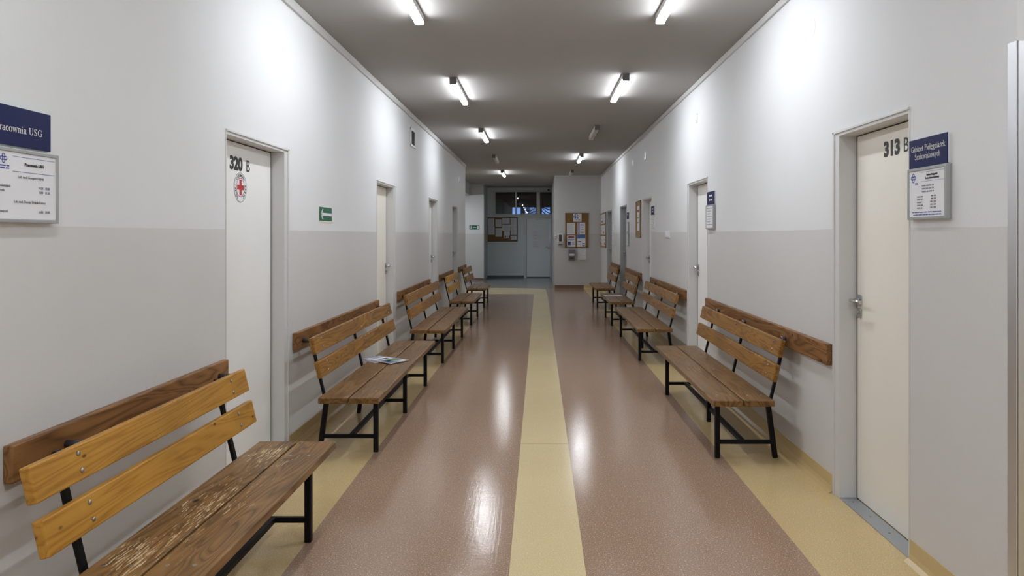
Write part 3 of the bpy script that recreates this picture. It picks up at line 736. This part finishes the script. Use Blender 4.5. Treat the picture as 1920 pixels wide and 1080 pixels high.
# ------------------------------------------------------------------ magazines and papers on benches
def magazine(loc, rz, w, h, t, cover, label, art):
    r = empty('magazine', loc, rz)
    m = MB(); m.box(-w/2, w/2, -h/2, h/2, 0, t, 'paper', .0008, 1); m.build('pages', r)
    m = MB(); m.quad([(-w/2+.001, -h/2+.001, t+.0006), (w/2-.001, -h/2+.001, t+.0006), (w/2-.001, h/2-.001, t+.0006), (-w/2+.001, h/2-.001, t+.0006)], cover)
    for x0, x1, y0, y1, c in art: m.quad([(x0*w, y0*h, t+.001), (x1*w, y0*h, t+.001), (x1*w, y1*h, t+.001), (x0*w, y1*h, t+.001)], c)
    m.build('cover', r)
    return tag(r, label, 'magazine', 'reading matter on the benches')
M['mag_g'] = plain('green magazine print', (.10, .25, .13), .3); M['mag_b'] = plain('blue magazine print', (.10, .16, .42), .3)
M['mag_m'] = plain('mauve grey magazine print', (.42, .42, .52), .3, var=.5, bscale=40)
magazine((-1.40, 6.13, .4205), math.radians(-48), .285, .215, .005, 'mag_m', 'lower magazine, sticking out behind the seat of the second left bench', [(-.4, .1, -.4, -.1, 'paper'), (.15, .4, -.3, .35, 'mag_g')])
magazine((-1.29, 6.06, .4270), math.radians(-36), .29, .21, .004, 'mag_m', 'upper magazine with green and blue cover, second left bench', [(-.45, -.1, -.4, .4, 'paper'), (-.05, .25, -.3, .4, 'mag_g'), (.1, .45, -.45, -.1, 'mag_b'), (.3, .48, .1, .4, 'paper'), (-.3, -.2, -.2, .3, 'mag_b')])
magazine((1.30, 12.50, .4205), math.radians(8), .30, .21, .004, 'paper', 'folded white papers on the third right bench', [(-.4, .4, .1, .3, 'ink_g'), (-.4, .1, -.3, -.1, 'ink_g')])

# ------------------------------------------------------------------ door signs and schedule holders
def plate(root, w, h, th=.004):
    m = MB(); m.box(-w/2, w/2, -.009, 0, 0, h, 'acryl', .001); m.box(-w/2-.001, w/2+.001, -.009-th, -.009, -.001, h+.001, 'navy', .0005); m.build('plate', root)
    return -.009-th-.0006
def holder(root, w, h, d=.027):
    f = .013
    m = MB(); m.box(-w/2, w/2, -.006, 0, 0, h, 'alu')
    m.box(-w/2, -w/2+f, -d, -.006, 0, h, 'alu', .002); m.box(w/2-f, w/2, -d, -.006, 0, h, 'alu', .002)
    m.box(-w/2+f, w/2-f, -d, -.006, 0, f, 'alu', .002); m.box(-w/2+f, w/2-f, -d, -.006, h-f, h, 'alu', .002); m.build('frame', root)
    m = MB(); m.box(-w/2+f, w/2-f, -d+.004, -.006, f, h-f, 'paper'); m.build('sheet', root)
    return -d+.0032, f
# left: Pracownia USG
p = on_left('door_sign', 2.357, 1.793); y = plate(p, .30, .128); serif('Pracownia USG', .023, .215, 'silver', p, .0, .045, y)
tag(p, 'navy door sign reading Pracownia USG', 'sign', 'navy door signs')
h = on_left('schedule_holder', 2.377, 1.539); W, H = .308, .244; y, f = holder(h, W, H)
t = []
t.append(text('Pracownia USG', .0145, 'ink', h, .035, .190, y-.0004, bold=.0004))
m = MB()
for zz in (.217, .168): m.quad([(-.065, y-.0003, zz), (.135, y-.0003, zz), (.135, y-.0003, zz+.0013), (-.065, y-.0003, zz+.0013)], 'ink_b')
emblem(m, -.105, .207, .015, y-.0004); words(m, -.128, -.08, .182, .006, 'ink_b', y-.0004, 2); words(m, -.122, -.08, .174, .006, 'ink_b', y-.0004, 5)
m.build('rules_and_emblem', h)
t.append(text('Lek. med. Grzegorz Dębski', .0125, 'ink_g', h, .020, .148, y-.0004, xs=.86))
t.append(text('Poniedziałek', .0125, 'ink_g', h, -.128, .116, y-.0004, 'LEFT', xs=.86)); t.append(text('Środa', .0125, 'ink_g', h, -.128, .101, y-.0004, 'LEFT', xs=.86))
t.append(text('14:30 - 18:00', .0125, 'ink_g', h, .110, .116, y-.0004, 'RIGHT', xs=.86)); t.append(text('8:00 - 11:30', .0125, 'ink_g', h, .110, .101, y-.0004, 'RIGHT', xs=.86))
t.append(text('Lek. med. Dorota Wolnik-Kukucz', .0125, 'ink_g', h, .015, .066, y-.0004, xs=.86))
t.append(text('Czwartek', .0125, 'ink_g', h, -.128, .034, y-.0004, 'LEFT', xs=.86)); t.append(text('14:00 - 18:00', .0125, 'ink_g', h, .110, .034, y-.0004, 'RIGHT', xs=.86))
merge(t, 'lettering', h); tag(h, 'grey framed opening hours sheet under the Pracownia USG sign', 'schedule', 'framed opening hours by the doors')
# right: Gabinet Pielegniarek Srodowiskowych
p = on_right('door_sign', 3.100, 1.800); y = plate(p, .302, .126)
a = serif('Gabinet Pielęgniarek', .024, .272, 'silver', p, .002, .072, y); b = serif('Środowiskowych', .024, .205, 'silver', p, .0, .036, y); merge([a, b], 'lettering', p)
tag(p, 'navy door sign reading Gabinet Pielęgniarek Środowiskowych', 'sign', 'navy door signs')
h = on_right('schedule_holder', 3.089, 1.567); W, H = .308, .229; y, f = holder(h, W, H)
t = [text('Gabinet Pielęgniarki', .0115, 'ink', h, .045, .190, y-.0004, bold=.0003, xs=.9), text('Środowiskowo-Rodzinnej', .0115, 'ink', h, .045, .176, y-.0004, bold=.0003, xs=.9)]
m = MB()
for zz in (.2065, .166): m.quad([(-.045, y-.0003, zz), (.138, y-.0003, zz), (.138, y-.0003, zz+.0011), (-.045, y-.0003, zz+.0011)], 'ink_b')
emblem(m, -.105, .186, .020, y-.0004); words(m, -.095, -.065, .160, .005, 'ink_b', y-.0004, 2); words(m, -.09, -.065, .154, .005, 'ink_b', y-.0004, 3)
for k in range(3): words(m, -.035, .06, .145-.013*k, .0085, 'ink_g', y-.0004, 40+k)
for k in range(5): words(m, -.075, -.075+.05-.006*(k % 3), .098-.0125*k, .008, 'ink_g', y-.0004, 60+k)
words(m, -.115, .12, .030, .006, 'ink_b', y-.0004, 71); words(m, -.105, .115, .019, .006, 'ink_b', y-.0004, 72)
m.build('print', h)
for k, s_ in enumerate(('8:00 - 9:00', '8:00 - 9:00', '13:00 - 13:30', '12:00 - 13:00', '11:00 - 12:00')): t.append(text(s_, .0095, 'ink_g', h, .075, .098-.0125*k, y-.0004, 'RIGHT', xs=.9))
merge(t, 'lettering', h); tag(h, 'grey framed opening hours sheet beside the cream door 313 B', 'schedule', 'framed opening hours by the doors')
# second right door
def far_sign(Y, z, words_n, label):
    p = on_right('door_sign', Y, z); y = plate(p, .29, .126); m = MB()
    for k in range(words_n): words(m, -.06, .06, .078-.042*k, .026, 'silver', y-.0003, 90+k)
    m.build('lettering', p); return tag(p, label, 'sign', 'navy door signs')
def far_sheet(Y, z, w, h_, sd, label, deep=True, cat='schedule'):
    h = on_right('schedule_holder', Y, z)
    if deep:
        y, f = holder(h, w, h_)
    else:
        f = .006; m = MB(); m.box(-w/2, w/2, -.008, 0, 0, h_, 'acryl', .001); m.build('frame', h)
        m = MB(); m.box(-w/2+f, w/2-f, -.0085, -.008, f, h_-f, 'paper'); m.build('sheet', h); y = -.009
    m = MB()
    for i in range(7): words(m, -w*.36, w*(.36-.12*(i % 3)), h_*(.84-.11*i), h_*.04, 'ink_g', y-.0005, sd*10+i)
    m.build('print', h); return tag(h, label, cat, 'framed opening hours by the doors')
far_sign(7.02, 1.80, 2, 'navy sign by the second right door'); far_sheet(7.02, 1.555, .30, .24, 3, 'framed opening hours sheet by the second right door')
far_sign(10.61, 1.80, 2, 'navy sign by the third right door'); far_sheet(10.61, 1.545, .28, .25, 4, 'unframed looking hours sheet by the third right door', False)
far_sign(13.60, 1.80, 1, 'navy sign by the fourth right door')
far_sheet(13.60, 1.555, .29, .185, 5, 'upper of two hours sheets by the fourth right door'); far_sheet(13.60, 1.29, .29, .245, 6, 'lower of two hours sheets by the fourth right door')
far_sheet(16.4, 1.55, .29, .27, 7, 'upper of two hours sheets by the farthest right door', False); far_sheet(16.4, 1.27, .29, .25, 8, 'lower of two hours sheets by the farthest right door', False)

# ------------------------------------------------------------------ safety signs
def px_left(px): return WL*F/(1011-px)
Ya, Yb = px_left(597.5), px_left(621.5); p = on_left('arrow_sign', (Ya+Yb)/2, 1.595); w2 = (Yb-Ya)/2; hh = .128
m = MB(); m.box(-w2, w2, -.003, 0, 0, hh, 'paper_y'); m.box(-w2+.003, w2-.004, -.0036, -.0028, .016, hh-.002, 'green'); m.build('plate', p)
m = MB(); zc = .070
for q in ([(-w2+.035, zc), (-w2+.085, zc+.042), (-w2+.110, zc+.042), (-w2+.066, zc)], [(-w2+.035, zc), (-w2+.066, zc), (-w2+.110, zc-.042), (-w2+.085, zc-.042)], [(-w2+.05, zc-.011), (w2-.012, zc-.011), (w2-.012, zc+.011), (-w2+.05, zc+.011)]):
    m.quad([(a, -.0042, b) for a, b in q], 'paper')
m.build('arrow', p); tag(p, 'green escape route sign with white arrow pointing left', 'sign')
p = on_back('exit_sign', -2.12, YS, 1.665)
m = MB(); m.box(-.165, .165, -.004, 0, 0, .145, 'green', .001); m.build('plate', p)
m = MB(); m.quad([(.095, -.005, .02), (.145, -.005, .02), (.145, -.005, .125), (.095, -.005, .125)], 'paper')
m.lathe((-.105, -.004, .112), [(.014, 0), (.014, .001)], (0, -1, 0), 'paper', 12)
for a, b in (((-.115, .095), (-.10, .055)), ((-.10, .06), (-.075, .035)), ((-.10, .06), (-.13, .03)), ((-.115, .09), (-.075, .075)), ((-.115, .09), (-.14, .07))):
    m.bar((a[0], -.0045, a[1]), (b[0], -.0045, b[1]), .001, .016, 'paper', side=(0, 1, 0), bev=0)
m.bar((-.04, -.0045, .072), (.06, -.0045, .072), .001, .016, 'paper', bev=0)
m.build('pictogram', p); tag(p, 'small green exit sign on the lit end wall of the side passage', 'sign')

# ------------------------------------------------------------------ notice boards
def board(root, w, h, cork, frame, papers, seed=0):
    m = MB(); m.box(-w/2, w/2, -.012, -.003, 0, h, cork)
    t = .018
    for a in ((-w/2, -w/2+t, 0, h), (w/2-t, w/2, 0, h), (-w/2, w/2, 0, t), (-w/2, w/2, h-t, h)): m.box(a[0], a[1], -.022, -.002, a[2], a[3], frame, .002)
    m.build('board', root)
    for k, (x0, x1, z0, z1, art) in enumerate(papers):
        mm = MB(); mm.box(x0, x1, -.0150, -.0125, z0, z1, 'paper'); pw, ph = x1-x0, z1-z0
        if art == 'lines':
            for i in range(7): words(mm, x0+pw*.12, x1-pw*(.12+.15*(i % 2)), z1-ph*(.13+.12*i), ph*.035, 'ink_g', -.0156, seed*50+k*9+i)
        elif art == 'emblem': emblem(mm, x0+pw*.38, z0+ph*.62, pw*.34, -.0156); words(mm, x0+pw*.6, x1-pw*.1, z0+ph*.18, ph*.1, 'ink_r', -.0156, 3)
        else:
            for bx0, bx1, bz0, bz1, c in art: mm.quad([(x0+bx0*pw, -.0156, z0+bz0*ph), (x0+bx1*pw, -.0156, z0+bz0*ph), (x0+bx1*pw, -.0156, z0+bz1*ph), (x0+bx0*pw, -.0156, z0+bz1*ph)], c)
        mm.build('pinned_paper', root)
# on the end wall: pixel -> metres on the plane Y = YR
def nb(px): return (px-1011)*YR/F
def nz(py): return EYE + (440-py)*YR/F
bx = (nb(1059.8)+nb(1103.4))/2; bz = nz(464.3); p = on_back('notice_board', bx, YR, bz)
def q9(x0, x1, y0, y1): return (nb(1035+x0/9)-bx, nb(1035+x1/9)-bx, nz(380+y1/9)-bz, nz(380+y0/9)-bz)
red = [(.15, .85, .78, .92, 'ink_r'), (.15, .85, .58, .66, 'ink_lb'), (.10, .45, .15, .45, 'ink_b'), (.55, .9, .2, .24, 'ink_g'), (.55, .9, .32, .36, 'ink_g')]
blu = [(.02, .98, .70, 1., 'ink_lb'), (.1, .5, .40, .48, 'ink_b'), (.6, .95, .22, .3, 'ink_b'), (.6, .95, .04, .14, 'ink'), (.1, .45, .2, .24, 'ink_g')]
ver = [(.10, .24, 0., 1., 'ink_b'), (.35, .85, .78, .84, 'ink_b'), (.45, .75, .60, .63, 'ink_g'), (.4, .8, .4, .43, 'ink_g'), (.4, .8, .25, .28, 'ink_r'), (.4, .8, .12, .15, 'ink_g')]
board(p, nb(1103.4)-nb(1059.8), nz(399.3)-bz, 'cork', 'cork', [(*q9(358, 498, 184, 322), 'emblem'), (*q9(250, 390, 345, 538), 'lines'), (*q9(432, 560, 338, 536), ver), (*q9(252, 396, 552, 745), red), (*q9(424, 564, 545, 745), blu)], 2)
tag(p, 'tall brown cork board with five papers on the far right end wall', 'notice board')
p = on_back('notice_board', (nb(0)+0), YP, 0)
def pb(px): return (px-1011)*YP/F
def pz(py): return EYE + (440-py)*YP/F
bx = (pb(914.5)+pb(970.5))/2; bz = pz(453); p.location = (bx, YP, bz)
def q15(x0, x1, y0, y1): k = 15.43; return (pb(900+x0/k)-bx, pb(900+x1/k)-bx, pz(395+y1/k)-bz, pz(395+y0/k)-bz)
board(p, pb(970.5)-pb(914.5), pz(407.5)-bz, 'cork', 'boardf', [(*q15(245, 410, 225, 450), 'lines'), (*q15(248, 422, 455, 695), 'lines'), (*q15(450, 620, 255, 465), 'lines'), (*q15(450, 632, 505, 752), 'lines'), (*q15(640, 860, 218, 380), 'lines'), (*q15(640, 880, 400, 580), 'lines'), (*q15(700, 865, 590, 800), [(.1, .3, .05, .4, 'ink'), (.45, .6, .1, .35, 'ink_b'), (.8, .98, .05, .4, 'ink')]), (*q15(885, 1060, 218, 470), 'lines'), (*q15(895, 1060, 475, 700), 'lines'), (*q15(890, 1060, 725, 840), 'lines')], 4)
tag(p, 'wide framed notice board full of papers beside the far pale door', 'notice board')
p = on_right('notice_board', 12.15, 1.45)
board(p, .55, .63, 'corkl', 'pine', [(-.10, .14, .12, .54, [(.1, .9, .75, .85, 'ink_r'), (.1, .8, .5, .55, 'ink_g'), (.1, .7, .3, .35, 'ink_g')])], 5)
tag(p, 'narrow looking cork board between the third and fourth right doors', 'notice board')
p = on_right('notice_board', 18.85, 1.16); ps = []
for i in range(4):
    for j in range(3): ps.append((-.74+.37*i, -.74+.37*i+.30, .05+.29*j, .05+.29*j+.25, 'lines' if (i+j) % 3 else [(.1, .9, .1, .35, 'ink_r'), (.1, .9, .6, .65, 'ink_g'), (.1, .6, .75, .8, 'ink_g')]))
board(p, 1.6, .92, 'corkl', 'pine', ps, 6)
tag(p, 'wide cork board covered with sheets in the far right corner', 'notice board')

# ------------------------------------------------------------------ dispensers and papers on the end wall
p = on_back('soap_dispenser', nb(1050.6), YR, nz(458))
m = MB(); m.prism([(0, .02), (0, .295), (-.09, .295), (-.105, .27), (-.105, .07), (-.06, .0), (-.02, 0)], 0, -.078, .078, 'white', .008); m.build('body', p)
m = MB(); m.box(-.042, .042, -.108, -.100, .08, .265, 'dispd', .003); m.build('window', p, 'dark level window')
m = MB(); m.box(-.05, .05, -.07, -.03, -.02, .012, 'cap', .006); m.build('nozzle', p)
tag(p, 'white wall dispenser left of the cork board on the end wall', 'dispenser')
p = on_back('towel_dispenser', nb(1072), YR, nz(487.5))
m = MB(); m.box(-.095, .095, -.11, 0, 0, .285, 'cap', .01); m.build('body', p)
m = MB(); m.box(-.07, .07, -.118, -.108, .12, .175, 'white', .003); m.build('towel', p, 'white paper towel')
m = MB(); m.box(-.06, .06, -.114, -.106, .03, .085, 'dispd', .003); m.build('slot', p)
tag(p, 'grey metal dispenser below the cork board on the end wall', 'dispenser')
p = on_back('leaflet', nb(1091), YR, nz(487)); m = MB(); m.box(-.115, .115, -.006, 0, 0, .33, 'acryl', .001); m.build('backing', p)
sheet(p, -.11, .11, .06, .325, -.0065, 7, seed=12); m = MB(); m.box(-.115, .115, -.03, -.006, 0, .055, 'white', .003); m.build('tray', p)
tag(p, 'white information sheet below the cork board, beside the grey dispenser', 'paper')
# pull knob and camera
p = on_back('wall_button', nb(1041.5), YR, nz(446)); m = MB(); m.box(-.03, .03, -.03, 0, 0, .08, 'white', .006); m.build('housing', p)
m = MB(); m.lathe((0, -.03, .04), [(.015, 0), (.013, .006)], (0, -1, 0), 'cap', 12); m.build('button', p)
tag(p, 'tiny white button box at the left edge of the end wall', 'button')
p = on_back('security_camera', pb(1028.5), YP-.0, 3.03)
m = MB(); m.box(-.03, .03, -.02, 0, .0, .06, 'white', .004); m.tube([(0, -.02, .03), (0, -.07, .03)], .012, 'white', 8); m.build('bracket', p)
m = MB(); m.tube([(0, -.06, .03), (0, -.17, .01)], .035, 'dispd', 14); m.build('camera_body', p, 'dark camera body')
tag(p, 'small dark security camera above the far window', 'camera')

# ------------------------------------------------------------------ switches, vent, small plates
p = on_right('light_switch', 9.42, 1.455)
m = MB(); m.box(-.15, .15, -.010, 0, 0, .10, 'white', .003); m.build('surround', p)
for k in range(3):
    m = MB(); m.box(-.128+.092*k, -.056+.092*k, -.017, -.009, .014, .086, 'paper', .003); m.build('rocker', p)
tag(p, 'triple white light switch on the right wall between two doors', 'light switch')
p = on_left('air_vent', 9.74, 2.70)
m = MB(); W, H, t = .36, .25, .03
for a in ((-W/2, -W/2+t, 0, H), (W/2-t, W/2, 0, H), (-W/2, W/2, 0, t), (-W/2, W/2, H-t, H)): m.box(a[0], a[1], -.014, 0, a[2], a[3], 'white', .003)
m.build('frame', p)
m = MB(); m.box(-W/2+t, W/2-t, -.002, 0, t, H-t, 'dark')
for k in range(9): m.bar((-W/2+t, -.007, t+.012+k*.021), (W/2-t, -.007, t+.012+k*.021), .012, .002, 'grille', side=(0, -.7, -.7), bev=0)
m.build('slats', p); tag(p, 'white framed air vent high on the left wall', 'vent')
for px, py, w_, h_, side, lab in ((1210.5, 292.5, .16, .12, 'r', 'larger blank white cover plate high on the right wall'), (1187.4, 306.5, .10, .10, 'r', 'smaller blank white cover plate high on the right wall'),
                              (1306.5, 222, .08, .10, 'r', 'faint white cover plate high on the right wall above the second door'), (860, 335.5, .12, .09, 'l', 'white cover plate high near the end of the left wall')):
    if side == 'r': Y = WR*F/(px-1011); z = EYE+(440-py)/(px-1011)*WR; p = on_right('cover_plate', Y, z)
    else: Y = px_left(px); z = EYE+(440-py)/(1011-px)*WL; p = on_left('cover_plate', Y, z)
    m = MB(); m.box(-w_/2, w_/2, -.008, 0, -h_/2, h_/2, 'white', .003); m.build('plate', p)
    m = MB(); m.lathe((0, -.008, 0), [(.004, 0), (.004, .001)], (0, -1, 0), 'cap', 8); m.build('screw', p)
    tag(p, lab, 'cover plate', 'blank cover plates')
